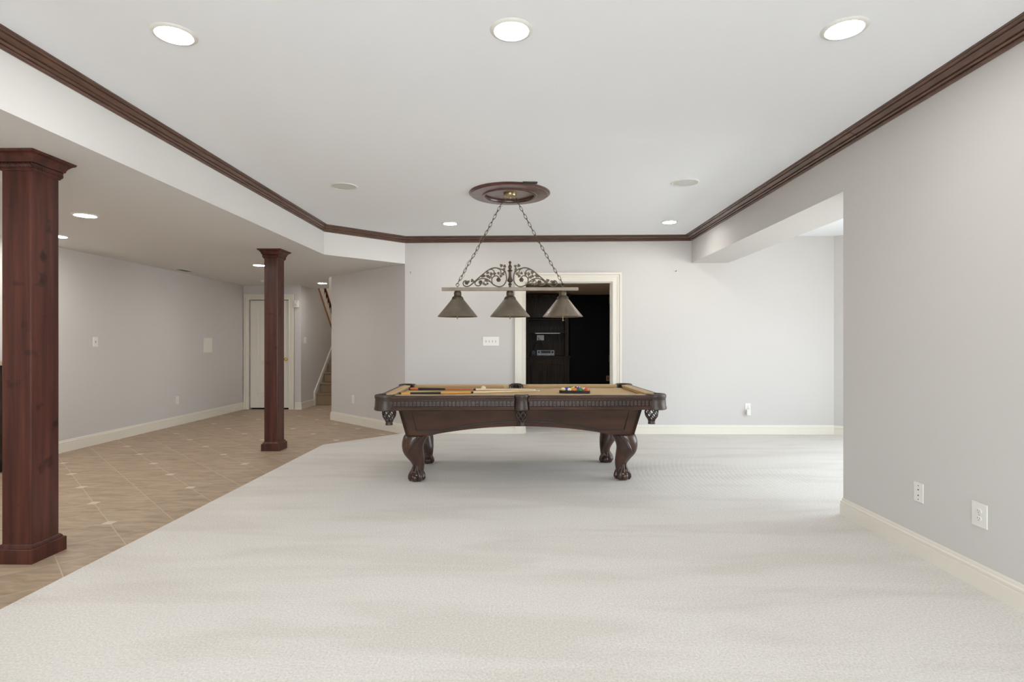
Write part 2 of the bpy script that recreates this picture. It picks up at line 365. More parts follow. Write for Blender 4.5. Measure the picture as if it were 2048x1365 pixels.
crown('trim_1', [CR['rn'], CR['rs']]); crown('trim_2', [CR['rt'], CR['rb']])
crown('trim_3', [CR['rb'], CR['bl']]); crown('trim_4', [CR['bl'], CR['bd']]); crown('trim_5', [CR['bd'], CR['ln']])

# door casings
def casing(name, x0, x1, zt, y, wd, d=-1, zb=T):
    b = MB()
    def board(o, i, th):      # frame between outward distances i..o from the opening
        for p in ([(x0-o, zb), (x0-i, zb), (x0-i, zt+i), (x0-o, zt+o)], [(x1+i, zb), (x1+o, zb), (x1+o, zt+o), (x1+i, zt+i)], [(x0-i, zt+i), (x1+i, zt+i), (x1+o, zt+o), (x0-o, zt+o)]):
            b.slab(p, y-th, y+.001, 'y')
    board(wd, 0, .012); board(wd, wd-.030, .028); board(wd-.034, wd-.062, .018); board(.016, 0, .018)
    return struct(b, name, M_trim)
casing('trim_6', .035, 1.285, 2.15, YB, .128)
casing('trim_7', -5.322+.0, -4.544, 2.13, YD, .105)
# jamb lining of the theatre doorway
struct(MB().box(.035, .05, YB-.002, YB+.15, 0, 2.15).box(1.270, 1.285, YB-.002, YB+.15, 0, 2.15).box(.05, 1.270, YB-.0015, YB+.149, 2.135, 2.1495)
       .box(.05, .062, YB+.05, YB+.09, 0, 2.135).box(1.258, 1.270, YB+.05, YB+.09, 0, 2.135), 'trim_8', M_trim)
M_hinge = mat('hinge_metal', (.12, .10, .07, 1), .4, metal=.8)
for (hx, s) in ((.050, 1), (1.270, -1)):
    for hz in (.30, 1.06, 1.90):
        b = MB().box(min(hx, hx+s*.004), max(hx, hx+s*.004), YB+.098, YB+.14, hz-.05, hz+.05); b.tube([(hx+s*.006, YB+.146, hz-.05), (hx+s*.006, YB+.146, hz+.05)], .006)
        o = b.build('door_hinge', M_hinge)
        tag(o, '%s dark hinge on the %s jamb of the theatre doorway' % ({.30: 'bottom', 1.06: 'middle', 1.90: 'top'}[hz], 'switch-side' if s > 0 else 'outlet-side'), 'hinge', 'hinges of the theatre doorway')

# panelled closet door
d = struct(MB().box(-5.312, -4.554, YD+.02, YD+.06, .015, 2.12), 'door_1', M_doorp)
def raised(b, x0, x1, z0, z1, y):
    fr = lambda a, t0, t1: b.slab([(x0+a, z0+a), (x1-a, z0+a), (x1-a, z1-a), (x0+a, z1-a)], t0, t1, 'y')
    for (o, i, th) in ((0, .012, .010), (.012, .022, .004)):
        for q in ([(x0+o, z0+o), (x1-o, z0+o), (x1-i, z0+i), (x0+i, z0+i)], [(x0+o, z1-o), (x1-o, z1-o), (x1-i, z1-i), (x0+i, z1-i)],
                  [(x0+o, z0+o), (x0+i, z0+i), (x0+i, z1-i), (x0+o, z1-o)], [(x1-o, z0+o), (x1-i, z0+i), (x1-i, z1-i), (x1-o, z1-o)]):
            b.slab(q, y-th, y+.001, 'y')
    fr(.055, y-.008, y+.001)
b = MB(); raised(b, -5.175, -4.69, .89, 1.93, YD+.02); raised(b, -5.175, -4.69, .25, .765, YD+.02)
b.build('door_panel', M_doorp, d, bevel=.002)
MB().lathe([(.028, 0), (.030, .006), (.012, .010), (.011, .030), (.026, .040), (.030, .052), (.024, .064), (.006, .070)]).xf(Matrix.Translation((-4.603, YD+.02, .967)) @ Matrix.Rotation(PI/2, 4, 'X')).build('door_knob', M_goldknob, d, smooth=True)
for hz in (.28, 1.08, 1.92):
    MB().tube([(-5.317, YD+.012, hz-.045), (-5.317, YD+.012, hz+.045)], .007).build('hinge', M_brass, d, smooth=True)

# ------------------------------------------------------------------ staircase
st = MB()
y, z = 11.64, .225
for k in range(10):
    st.prism([(XS+.02, y), (-3.21, y), (-3.21, 14.05), (XS+.02, 14.05)], T if k == 0 else z-.207, z-.03)
    st.box(XS+.02, -3.21, y-.025, 14.05, z-.03, z)
    y += .236; z += .207
o = st.build('staircase', M_stair, bevel=.008); tag(o, 'beige carpeted staircase rising past the slanted grey wall', 'stairs')
sk = MB().slab([(11.53, T), (11.64, T), (11.64, .22), (12.9, 1.32), (12.9, 1.46), (11.53, .262)], XS, XS+.018, 'x')
struct(sk, 'trim_9', M_trim)
struct(MB().slab([(11.53, .262), (12.9, 1.46), (12.9, 1.435), (11.545, .24), (11.545, T), (11.53, T)], XS+.018, XS+.026, 'x'), 'trim_10', M_trim)
ra = thing('stair_railing', (XS-.05, 11.48, 2.75), 'stair railing with white balusters and reddish rail on sloping wall top', 'railing')
sl = -1.0
MB().slab([(0, 0), (2.6, -2.63), (2.6, -2.58), (0, .05)], -.07, .07, 'x').build('oak_cap', M_oak, ra)
MB().slab([(0, .56), (2.3, -1.76), (2.3, -1.69), (0, .63)], -.03, .03, 'x').build('handrail', wood('mahogany_rail', (.08,.012,.008,1), (.16,.03,.018,1), (3,3,3)), ra, bevel=.01)
for i in range(20):
    yy = .06 + i*.105
    MB().lathe([(.016, 0), (.016, .08), (.011, .10), (.014, .16), (.009, .35), (.008, .56)], (0, yy, .05-yy*1.01), n=8).build('baluster', M_trim, ra, smooth=True)

# ------------------------------------------------------------------ wooden columns
def square(x0, x1, y0, y1): return [(x0, y0), (x0, y1), (x1, y1), (x1, y0)]     # clockwise: left side is outward
def column(x1, y0, wx, wy, zc, label):
    x0, y1 = x1-wx, y0+wy; cx, cy = (x0+x1)/2, (y0+y1)/2
    t = thing('column', (cx, cy, T), label, 'column', group='cherry wood columns')
    p = square(x0-cx, x1-cx, y0-cy, y1-cy); H = zc-T
    b = MB().box(x0-cx, x1-cx, y0-cy, y1-cy, .02, H-.02)
    b.build('shaft', M_cherry, t, bevel=.007)
    MB().sweep(p, [(-.02, 0), (.026, 0), (.026, .082), (.022, .086), (.015, .088), (.010, .100), (.003, .108), (-.02, .108)], closed=True).build('plinth', M_cherry, t, smooth=True)
    MB().sweep(p, [(-.02, H-.112), (.004, H-.112), (.007, H-.104), (.012, H-.100), (.012, H-.096), (.006, H-.094), (.006, H-.066), (.020, H-.064), (.024, H-.058), (.025, H-.050), (.032, H-.036),
                   (.044, H-.022), (.050, H-.018), (.058, H-.014), (.064, H-.001), (-.02, H-.001)], closed=True).build('capital', M_cherry, t, smooth=True)
    rp = MB(); e = .010; q = square(x0-cx-e, x1-cx+e, y0-cy-e, y1-cy+e)
    for i in range(4):
        a, c = Vector(q[i]), Vector(q[(i+1) % 4]); n = int((c-a).length/.0105); dr = (c-a).normalized()
        for k in range(n):
            m = a+(c-a)*((k+.5)/n)
            rp.tube([(m.x-dr.x*.010, m.y-dr.y*.010, H-.093), (m.x-dr.x*.002-dr.y*.006, m.y-dr.y*.002+dr.x*.006, H-.080), (m.x+dr.x*.010, m.y+dr.y*.010, H-.067)], .0048, n=6)
    rp.build('rope_moulding', M_cherry, t, smooth=True)
    return t
column(-2.888, 3.25, .177, .200, ZL, 'square cherry wood column, the big near one in front of the bar')
column(-2.931, 6.68, .163, .190, ZL, 'square cherry wood column, the slim far one in front of the panelled door')

# ------------------------------------------------------------------ recessed lights and ceiling speakers
def downlight(x, y, zc, label, group='recessed ceiling lights', proto=[None]):
    if proto[0] is None:
        t = thing('recessed_light', (0,0,0), label, 'ceiling light', group=group)
        MB().lathe([(.079, -.001), (.079, -.005), (.084, -.009), (.098, -.006), (.104, 0)], cap=False, n=48).build('trim_ring', M_plate, t, smooth=True)
        MB().lathe([(.0805, -.0025), (.0805, -.0035)], n=48).build('lens', M_lens, t)
        proto[0] = t
    else: t = copy_tree(proto[0])
    t.location = (x, y, zc); t['label'] = label; t['category'] = 'ceiling light'; t['group'] = group
    if zc < 2.6 and y < 9:
        for c in t.children:
            if c.name.startswith('lens'):
                c.data = c.data.copy(); c.data.materials[0] = M_lens2
    if y > 10.45:
        for c in t.children:
            if c.name.startswith('lens'):
                c.data = c.data.copy(); c.data.materials[0] = M_lens3
    return t
DL = [(-1.69, 2.697, ZC, 'lit recessed light in the near row, beside the soffit crown moulding'),
      (-.048, 2.688, ZC, 'lit recessed light in the middle of the near row'),
      (1.543, 2.702, ZC, 'lit recessed light in the near row, beside the wall with two outlets'),
      (-.897, 7.009, ZC, 'lit recessed light in the far row, between speaker grille and lamp chain'),
      (1.833, 6.969, ZC, 'lit recessed light in the far row, by the corner over the wide opening'),
      (-3.843, 4.870, ZL, 'lit recessed light in the low ceiling, just beyond the near column'),
      (-4.888, 5.818, ZL, 'lit recessed light in the low ceiling, half hidden by the near column'),
      (-3.787, 8.024, ZL, 'lit recessed light in the low ceiling, touching the far column'),
      (-3.736, 10.441, ZL, 'lit recessed light in the low ceiling in front of the stairs'),
      (.840, 10.475, ZL, 'lit recessed light in the brown theatre ceiling above the doorway'),
      (-4.9, 4.0, ZL, 'added unseen recessed light in the low ceiling over the bar end'),  # this and the next two: unseen lamps added to brighten the left side
      (-3.6, 1.6, ZL, 'added unseen recessed light in the low ceiling before the near column'),
      (-4.9, 2.4, ZL, 'added unseen recessed light in the low ceiling over the bar'),
      (-1.69, -.8, ZC, 'added unseen recessed light near the rear windows, on the soffit side'), (1.543, -.8, ZC, 'added unseen recessed light near the rear windows, on the outlet wall side')]  # both out of view, added to light the near end
for a in DL: downlight(*a)
M_grille = mat('speaker_grille', (.66, .655, .64, 1), .7, bump=.3, bscale=900)
for i, (x, y, lb) in enumerate([(-1.701, 5.34, 'round white ceiling speaker beside the crown moulding of the soffit'), (1.531, 5.27, 'round white ceiling speaker near the crown moulding over the wide opening')]):
    t = thing('ceiling_speaker', (x, y, ZC), lb, 'speaker', group='ceiling speakers')
    MB().lathe([(.112, -.001), (.112, -.006), (.124, -.006), (.130, 0)], cap=False, n=48).build('rim', M_plate, t, smooth=True)
    MB().lathe([(.114, -.001), (.114, -.003), (.06, -.006), (.005, -.007)], n=48).build('grille', M_grille, t, smooth=True)
t = thing('air_vent', (-5.21, 8.57, ZL), 'slotted ceiling air register close to the long grey wall', 'air vent')
MB().box(-.07, .07, -.15, .15, -.006, 0).build('frame', M_plate, t, bevel=.002)
b = MB()
for k in range(6): b.box(-.05+k*.018, -.042+k*.018, -.13, .13, -.0075, -.0055)
b.build('louvers', M_dark, t)
o = MB().lathe([(.035, 0), (.035, -.008), (.02, -.012), (.010, -.03), (.018, -.034), (.004, -.036)], (-4.667, 10.0, ZL)).build('sprinkler_head', M_plate, smooth=True)
tag(o, 'small white sprinkler head on the low ceiling before the panelled door', 'sprinkler')

# ------------------------------------------------------------------ plates, switches, outlets
def plate(name, loc, rz, wd, h, label, cat, kind, group=None):
    t = thing(name, loc, label, cat, rz, group)
    MB().slab([(-wd/2, -h/2), (wd/2, -h/2), (wd/2, h/2), (-wd/2, h/2)], -.006, 0, 'y').build('cover_plate', M_plate, t, bevel=.0025)
    if kind == 'outlet':
        for s in (-1, 1):
            b = MB(); n = 16
            b.slab([(.017*math.cos(2*PI*k/n), s*.0195+.0145*max(-.85, min(.85, math.sin(2*PI*k/n)))) for k in range(n)], -.009, -.005, 'y')
            sk = b.build('socket', M_plate, t, bevel=.001)
            c = MB().box(-.0075, -.0055, -.0094, -.0088, s*.0195-.001, s*.0195+.008).box(.0055, .0075, -.0094, -.0088, s*.0195, s*.0195+.007).box(-.002, .002, -.0094, -.0088, s*.0195-.009, s*.0195-.005)
            c.build('slots', M_dark, sk)
        MB().ball((0, -.006, 0), .003, 8, 5).build('screw', M_brass, t)
    if kind.startswith('toggle'):
        n = int(kind[6:])
        for k in range(n):
            x = (k-(n-1)/2)*.046; up = (k*7 % 3) - 1
            MB().box(x-.005, x+.005, -.0065, -.0055, -.012, .012).build('switch_slot', M_dark, t)
            MB().box(x-.004, x+.004, -.018, -.006, .001, .010).xf(Matrix.Rotation(.25, 4, 'X')).build('toggle', M_plate, t, bevel=.001)
    if kind == 'holes':
        for z in (.040, .016, -.018, -.042):
            MB().ball((0, -.005, z), .0035 if abs(z) > .03 else .0045, 10, 6).build('jack', M_dark, t)
    if kind == 'rocker':
        MB().slab([(-.016, -.033), (.016, -.033), (.016, .033), (-.016, .033)], -.010, -.004, 'y').build('rocker', M_plate, t, bevel=.002)
    return t
gz = math.atan2(-.69, .724)
plate('wall_plate', (XR, 3.414, .381), -PI/2, .080, .118, 'white wall plate with four small holes, beyond the near outlet', 'wall plate', 'holes')
plate('wall_outlet', (XR, 2.965, .383), -PI/2, .099, .127, 'big white duplex outlet low on the near grey wall', 'outlet', 'outlet')
plate('light_switch', (-.434, YB, 1.308), 0, .230, .128, 'four-gang white toggle switch plate beside the theatre doorway', 'switch', 'toggle4')
plate('light_switch', (XL, 7.057, 1.298), PI/2, .080, .124, 'single white switch plate high on the long grey wall', 'switch', 'toggle1')
plate('wall_outlet', (XL, 8.757, .379), PI/2, .080, .122, 'white outlet low on the long grey wall', 'outlet', 'outlet')
plate('wall_outlet', (-2.695, 8.924, .384), gz, .075, .128, 'white outlet low on the slanted grey wall', 'outlet', 'outlet')
plate('light_switch', (XS, 11.07, 1.340), PI/2, .12, .125, 'white switch plate on the dim wall beside the stairs', 'switch', 'rocker')
t = plate('wall_outlet', (3.181, YB, .375), 0, .080, .125, 'white outlet on bright wall with a white device plugged in', 'outlet', 'outlet')
t = thing('plug_in_device', (3.175, YB-.008, .335), 'small white device plugged into the outlet on the bright wall', 'device')
MB().slab([(-.025, -.065), (.030, -.065), (.030, .015), (-.025, .015)], -.045, 0, 'y').build('casing', M_plate, t, bevel=.005)
MB().tube([(.005, -.02, .02), (.012, -.03, .035), (.004, -.03, .045), (-.006, -.02, .03), (-.004, -.02, .015)], .0025, 6).build('loop', M_grille, t)
t = thing('access_panel', (XL, 9.607, 1.247), 'square white access panel set in the long grey wall', 'access panel', PI/2)
MB().slab([(-.15, -.155), (.15, -.155), (.15, .155), (-.15, .155)], -.012, 0, 'y').build('frame', M_wall, t, bevel=.003)
MB().slab([(-.12, -.125), (.12, -.125), (.12, .125), (-.12, .125)], -.018, -.01, 'y').build('panel_door', M_doorp, t, bevel=.003)
t = thing('wall_siren', (-4.391, YD, 2.047), 'small white alarm box on the wall above the door casing corner', 'alarm')
MB().slab([(-.05, -.07), (.05, -.07), (.05, .07), (-.05, .07)], -.045, 0, 'y').build('housing', M_plate, t, bevel=.012)
MB().lathe([(.028, 0), (.022, .006), (.004, .007)]).xf(Matrix.Translation((0, -.045, -.02)) @ Matrix.Rotation(PI/2, 4, 'X')).build('sounder', M_grille, t, smooth=True)
MB().ball((.02, -.046, .045), .006, 8, 5).build('indicator', M_dark, t)
for (x, z, lb) in ((-1.57, 2.284, 'small wire bracket on the back wall beside the slanted wall corner'), (2.163, 2.294, 'small wire bracket on the back wall below the header end')):
    t = thing('wall_bracket', (x, YB, z), lb, 'bracket', group='wall brackets')
    MB().box(-.012, .012, -.006, 0, -.018, .018).build('mount', M_plate, t, bevel=.002)
    MB().tube([(0, -.006, 0), (.004, -.03, -.004), (.010, -.045, .006)], .004, 6).build('arm', M_hinge, t)

# ------------------------------------------------------------------ bar cabinet at the far left
t = thing('bar_cabinet', (XL, 4.6, T), 'dark wooden bar cabinet with granite top behind the near column', 'cabinet')
MB().box(.005, .27, -1.6, 1.11, .10, 1.075).box(.005, .22, -1.6, 1.10, 0, .10).build('body', M_cab, t)
MB().box(.005, .30, -1.62, 1.13, 1.075, 1.115).build('countertop', M_granite, t, bevel=.004)
MB().box(.005, .03, -1.6, 1.11, 1.115, 1.235).build('backsplash', M_granite, t)
for k in range(4):
    dd = MB().box(.27, .29, -1.58+k*.67, -.94+k*.67, .14, 1.05).build('cabinet_door', M_cab, t, bevel=.004)
    MB().ball((.30, -.99+k*.67, .60), .014).build('knob', M_brass, dd, smooth=True)

# ------------------------------------------------------------------ built-in cabinet with receiver in the dark room
t = thing('media_cabinet', (.58, 12.6, 0), 'dark espresso media cabinet with open niche above two panel doors', 'cabinet')
X0, X1 = -.54, .50
b = MB().box(X0, X0+.02, 0, .44, .96, 2.38).box(X1-.02, X1, 0, .44, .96, 2.38).box(X0, X1, .42, .44, .96, 2.38)
b.box(X0, X1, 0, .02, 1.86, 2.38).box(X0, -.42, 0, .02, .99, 1.86).box(.40, X1, 0, .02, .99, 1.86)
b.build('upper_case', M_cab, t)
MB().box(X0-.02, X1+.02, -.03, .02, 2.31, 2.37).build('cornice', M_cab, t, bevel=.008)
MB().box(X0+.02, X1-.02, .02, .42, 1.515, 1.535).build('shelf', M_cab, t)
MB().box(X0+.02, X1-.02, .02, .42, 1.80, 1.82).build('shelf', M_cab, t)
MB().box(X0, X1, 0, .44, 0, .955).build('lower_case', M_cab, t)
MB().box(X0-.02, X1+.02, -.03, .44, .955, .992).build('counter', M_cab, t, bevel=.004)
for (a, c) in ((-.445, -.02), (.0, .425)):
    dd = MB().box(a, c, -.02, 0, .08, .895).build('panel_door', M_cab, t, bevel=.003)
    b = MB(); raised(b, a+.07, c-.07, .15, .82, -.02); b.build('raised_panel', M_cab, dd, bevel=.003)
o = MB().box(.31, .871, 12.66, 12.68, 1.500, 1.512).build('light_bar', mat('pale_bar', (.5,.5,.5,1), .3, metal=.3))
tag(o, 'thin pale light bar under the niche shelf of the dark cabinet', 'light bar')
t = thing('av_receiver', (.547, 12.72, .992), 'silver audio receiver with knobs standing in the cabinet niche', 'receiver')
MB().box(-.20, .20, .012, .26, .008, .135).build('housing', M_dark, t)
MB().box(-.20, .20, 0, .012, .010, .130).build('front_panel', mat('silver_front', (.16,.17,.19,1), .35, metal=.4), t, bevel=.002)
MB().box(-.105, .115, -.002, 0, .062, .118).build('display', M_dark, t)
for x in (-.155, .155): MB().lathe([(.022, 0), (.022, .018), (.018, .02)]).xf(Matrix.Translation((x, 0, .088)) @ Matrix.Rotation(PI/2, 4, 'X')).build('knob', M_dark, t, smooth=True)
for k in range(6): MB().box(-.15+k*.052, -.12+k*.052, -.003, 0, .028, .038).build('button', M_grille, t)
t = thing('router', (.275, 12.72, .9925), 'small dark box beside the silver receiver', 'device')
MB().box(-.06, .06, 0, .12, 0, .03).build('housing', M_dark, t, bevel=.004)
b = MB().box(-.05, .05, .02, .10, .03, .12); b.build('speaker_box', mat('blue_black', (.012,.016,.024,1), .4), t, bevel=.006)
t = plate('wall_outlet', (.44, 13.018, 1.408), 0, .165, .120, 'double almond outlet with black plugs inside the dark cabinet niche', 'outlet', 'outlet')
b = MB().tube([(.40, 12.99, 1.41), (.395, 12.9, 1.33), (.30, 12.95, 1.25), (.28, 13.0, 1.15), (.30, 13.0, 1.0)], .007, 6)
o = b.build('power_cable', M_dark); tag(o, 'black cable hanging from the niche outlet behind the receiver', 'cable')
b = MB().tube([(.43, 12.99, 1.37), (.44, 12.92, 1.32), (.48, 12.95, 1.24), (.50, 13.0, 1.18)], .006, 6)
o = b.build('power_cable', M_dark); tag(o, 'short black cable curving to one side below the niche outlet', 'cable')
b = MB().tube([(.70, 12.8, 1.0), (.85, 12.65, 1.0), (.915, 12.56, 1.0), (.935, 12.545, .93), (.965, 12.55, .7), (.985, 12.55, .35), (.99, 12.55, .01)], .006, 6)
o = b.build('power_cable', M_dark); tag(o, 'long black cable falling over the cabinet counter across one door', 'cable')
M_tan = mat('tan_plate', (.32, .20, .12, 1), .4)
t = thing('wall_outlet', (2.011, 13.05, .464), 'small bronze outlet plate low on the black theatre wall', 'outlet')
MB().slab([(-.042, -.062), (.042, -.062), (.042, .062), (-.042, .062)], -.006, 0, 'y').build('cover_plate', M_tan, t, bevel=.002)
MB().slab([(-.016, -.034), (.016, -.034), (.016, .034), (-.016, .034)], -.009, -.005, 'y').build('socket', M_hinge, t)

# ------------------------------------------------------------------ pool table
TX, TY, TR = -.030, 5.62, math.radians(2.7)
tb = thing('pool_table', (TX, TY, 0), 'carved dark wood pool table with tan cloth and claw feet', 'pool table', TR)
HL, HW, ZT, ZB_ = 1.285, .70, .82, .782
MB().box(-1.17, 1.17, -.585, .585, ZB_-.03, ZB_).build('playing_bed', M_cloth, tb)
M_recess_shade = mat('recess_shade', (.008, .006, .005, 1), .5)  # near-black, shade of the table's recesses put into a colour
# rails: outline (offset outward from the cushion nose line is negative -> use local y)
def rail(L0, L1, face, M):      # along local x from L0 to L1, outer face at y=-face (facing -y), then placed by matrix M
    f = face
    prof = [(-f+.050, ZT-.001), (-f+.012, ZT-.002), (-f+.004, ZT-.008), (-f, ZT-.018), (-f+.003, ZT-.032), (-f+.010, ZT-.036), (-f+.010, ZT-.042), (-f+.022, ZT-.046),
            (-f+.022, ZT-.096), (-f+.008, ZT-.100), (-f+.006, ZT-.106), (-f, ZT-.112), (-f+.002, ZT-.124), (-f+.012, ZT-.131), (-f+.050, ZT-.131)]
    b = MB().rings([[(x, y, z) for y, z in prof] for x in (L0, L1)])
    n = int((L1-L0)/.0335); p = (L1-L0)/n
    for k in range(n):
        x = L0+(k+.5)*p
        b.box(x-.012, x+.012, -f+.003, -f+.024, ZT-.080, ZT-.050)
        b.slab([(x-.0115, ZT-.094), (x+.0115, ZT-.094), (x+.0115, ZT-.078), (x, ZT-.066), (x-.0115, ZT-.078)], -f+.003, -f+.024, 'y')
    r = b.xf(M).build('rail', M_table, tb, bevel=0)
    MB().box(L0+.001, L1-.001, -f+.0205, -f+.0225, ZT-.0965, ZT-.0455).xf(M).build('dentil_recess_shade', M_recess_shade, r)  # dark strip added behind the dentils, painted shade that deepens their gaps
    cp = [(-f+.0505, ZT), (-f+.128, ZT+.001), (-f+.132, ZT-.004), (-f+.118, ZT-.030), (-f+.110, ZB_-.001), (-f+.0505, ZB_-.001)]
    c = MB().rings([[(x+s*(y+f-.05)*.9, y, z) for y, z in cp] for x, s in ((L0+.012, .9), (L1-.012, -.9))]).xf(M)
    c.build('cushion', M_cloth, r)
I = Matrix.Identity(4); R2 = Matrix.Rotation(PI, 4, 'Z'); Rl = Matrix.Rotation(-PI/2, 4, 'Z'); Rr = Matrix.Rotation(PI/2, 4, 'Z')
for M in (I, R2):
    rail(-HL+.125, -.066, HW, M); rail(.066, HL-.125, HW, M)
for M in (Rl, Rr): rail(-HW+.125, HW-.125, HL, M)
# cabinet: tapered, arched long sides
def arch(x0, x1, zb, za, xa, n=24):
    pts = []
    for k in range(n+1):
        u = -1+2*k/n; x = u*xa; pts.append((x, zb+(za-zb)*(math.cos(u*PI/2)**.8 if abs(u) < 1 else 0)))
    return pts
ZBT, ZBB = .690, .440
def long_panel(M, wid0=.560, wid1=.500, hl0=1.105, hl1=1.045, zb=ZBB, za=.523, xa=.82, th=.03):
    def P(x, z, out=0):          # point on the slanted face
        a = (ZBT-z)/(ZBT-ZBB); return (x, -(wid0+(wid1-wid0)*a)-out, z)
    def slab(poly, o0, o1):
        A = [P(x, z, o0) for x, z in poly]; B = [P(x, z, o1) for x, z in poly]; n = len(poly)
        return MB().add(A+B, [tuple(range(n))[::-1], tuple(range(n, 2*n))]+[(i, (i+1) % n, n+(i+1) % n, n+i) for i in range(n)])
    bottom = arch(0, 0, zb, za, xa)
    side = lambda z: hl0+(hl1-hl0)*(ZBT-z)/(ZBT-ZBB)
    outer = [(-side(zb), zb)] + bottom + [(side(zb), zb), (hl0, ZBT), (-hl0, ZBT)]
    body = slab(outer, -th, 0).xf(M).build('side_panel', M_table, tb)
    k = xa*.86; inb = [(x*k/xa, z+.046) for x, z in bottom]
    inner = [(-side(zb)+.098, zb+.046)] + inb + [(side(zb)-.098, zb+.046), (hl0-.118, ZBT-.012), (-hl0+.118, ZBT-.012)]
    # near-black bead along the inset outline, groove's shade put into its colour
    g = MB(); ipts = [P(x, z, .001) for x, z in inner]
    g.tube(ipts, .0065, 6, closed=True)
    g.xf(M).build('groove_moulding', M_recess_shade, body, smooth=True)
    for s in (-1, 1):
        MB().tube([P(s*(hl0-.035), ZBT-.004, .001), P(s*(hl1-.035), ZBB+.01, .001)], .003, 6).xf(M).build('corner_bead', M_leg, body)
long_panel(I); long_panel(R2)
long_panel(Rl, 1.105, 1.045, .560, .500, ZBB, .50, .30); long_panel(Rr, 1.105, 1.045, .560, .500, ZBB, .50, .30)
MB().box(-1.02, 1.02, -.48, .48, .60, ZB_-.03).build('slate_frame', M_table, tb)
# legs with ball and claw feet
def leg(sx, sy):
    cx, cy = sx*.962, sy*.385
    prof = [(0, 0, .048), (.012, .0, .058), (.035, .004, .062), (.060, .003, .062), (.085, -.006, .056), (.11, -.014, .052), (.14, -.016, .053), (.17, -.010, .061), (.20, .002, .072),
            (.235, .018, .085), (.27, .030, .095), (.31, .038, .096), (.35, .036, .102), (.39, .024, .107), (.42, .010, .113), (.45, .0, .112)]
    n = 28; rs = []; fa = math.atan2(sy, sx*.35); da = math.atan2(sy, sx)
    for z, off, r in prof:
        ring = []
        for k in range(n):
            a = 2*PI*k/n
            up = max(0, min(1, (z-.12)/.1))
            m = 1 + up*(.05*math.cos(3*(a-da)) - .045*math.exp(-((math.atan2(math.sin(a-fa+sx*.25*0+.55*sx), math.cos(a-fa+.55*sx)))/.16)**2)
                        - .05*math.exp(-((math.atan2(math.sin(a-fa-.15*sx), math.cos(a-fa-.15*sx)))/.14)**2))
            lo = max(0, 1-abs(z-.04)/.05); m += lo*.07*math.cos(5*(a-fa))
            ring.append((cx+sx*off+r*m*math.cos(a), cy+sy*off*.6+r*m*.92*math.sin(a), z))
        rs.append(ring)
    b = MB().rings(rs)
    l = b.build('leg', M_leg, tb, smooth=True)
    sd = l.modifiers.new('s', 'SUBSURF'); sd.levels = 1; sd.render_levels = 1
    # claw: ball, toes and tendons
    f = MB(); D = lambda a, d, z: (cx+math.cos(a)*d, cy+math.sin(a)*d*.95, z)
    for fb in (fa, fa+PI):
        f.ball(D(fb, .040, .036), .036, 18, 12, (1, 1, .98))
        f.ball(D(fb, .030, .084), .034, 16, 10, (1.15, 1, .9))
        for q in (-.92, .92):
            f.tube(smooth_path([D(fb+q*.5, .036, .150), D(fb+q*.65, .042, .112), D(fb+q*.85, .052, .082), D(fb+q*.98, .060, .055), D(fb+q*1.05, .061, .030), D(fb+q*1.0, .054, .006)], 4),
                   [.008+.014*math.sin(min(1, k/16)*PI*.5) if k < 17 else .022-.012*(k-16)/4 for k in range(21)], 10)
        for q in (-.26, .26):
            f.tube(smooth_path([D(fb+q, .040, .150), D(fb+q, .047, .122), D(fb+q*1.1, .058, .102), D(fb+q*1.3, .068, .078)], 4), .0085, 8)
    f.build('claw_foot', M_leg, l, smooth=True)
    # carved acanthus strands at the top
    c = MB()
    for j in range(3):
        q = -sx*(.30+.22*j)
        pts = []
        for i in range(9):
            u = i/8; z = .43-u*(.17-.03*j); r = .108-.0*u; off = .005+.033*math.sin(min(1, u*1.1)*PI/2)
            a = fa+q-sx*(.40-.75*u)*.8
            rr = .110 if z > .37 else .110-(.37-z)*.13
            pts.append((cx+sx*off+rr*math.cos(a), cy+sy*off*.6+rr*.92*math.sin(a), z))
        c.tube(pts, [.003+.006*math.sin(PI*min(1, i/8+.12)) for i in range(9)], 6)
    c.build('carving', M_leg, l, smooth=True)
for sx in (-1, 1):
    for sy in (-1, 1): leg(sx, sy)
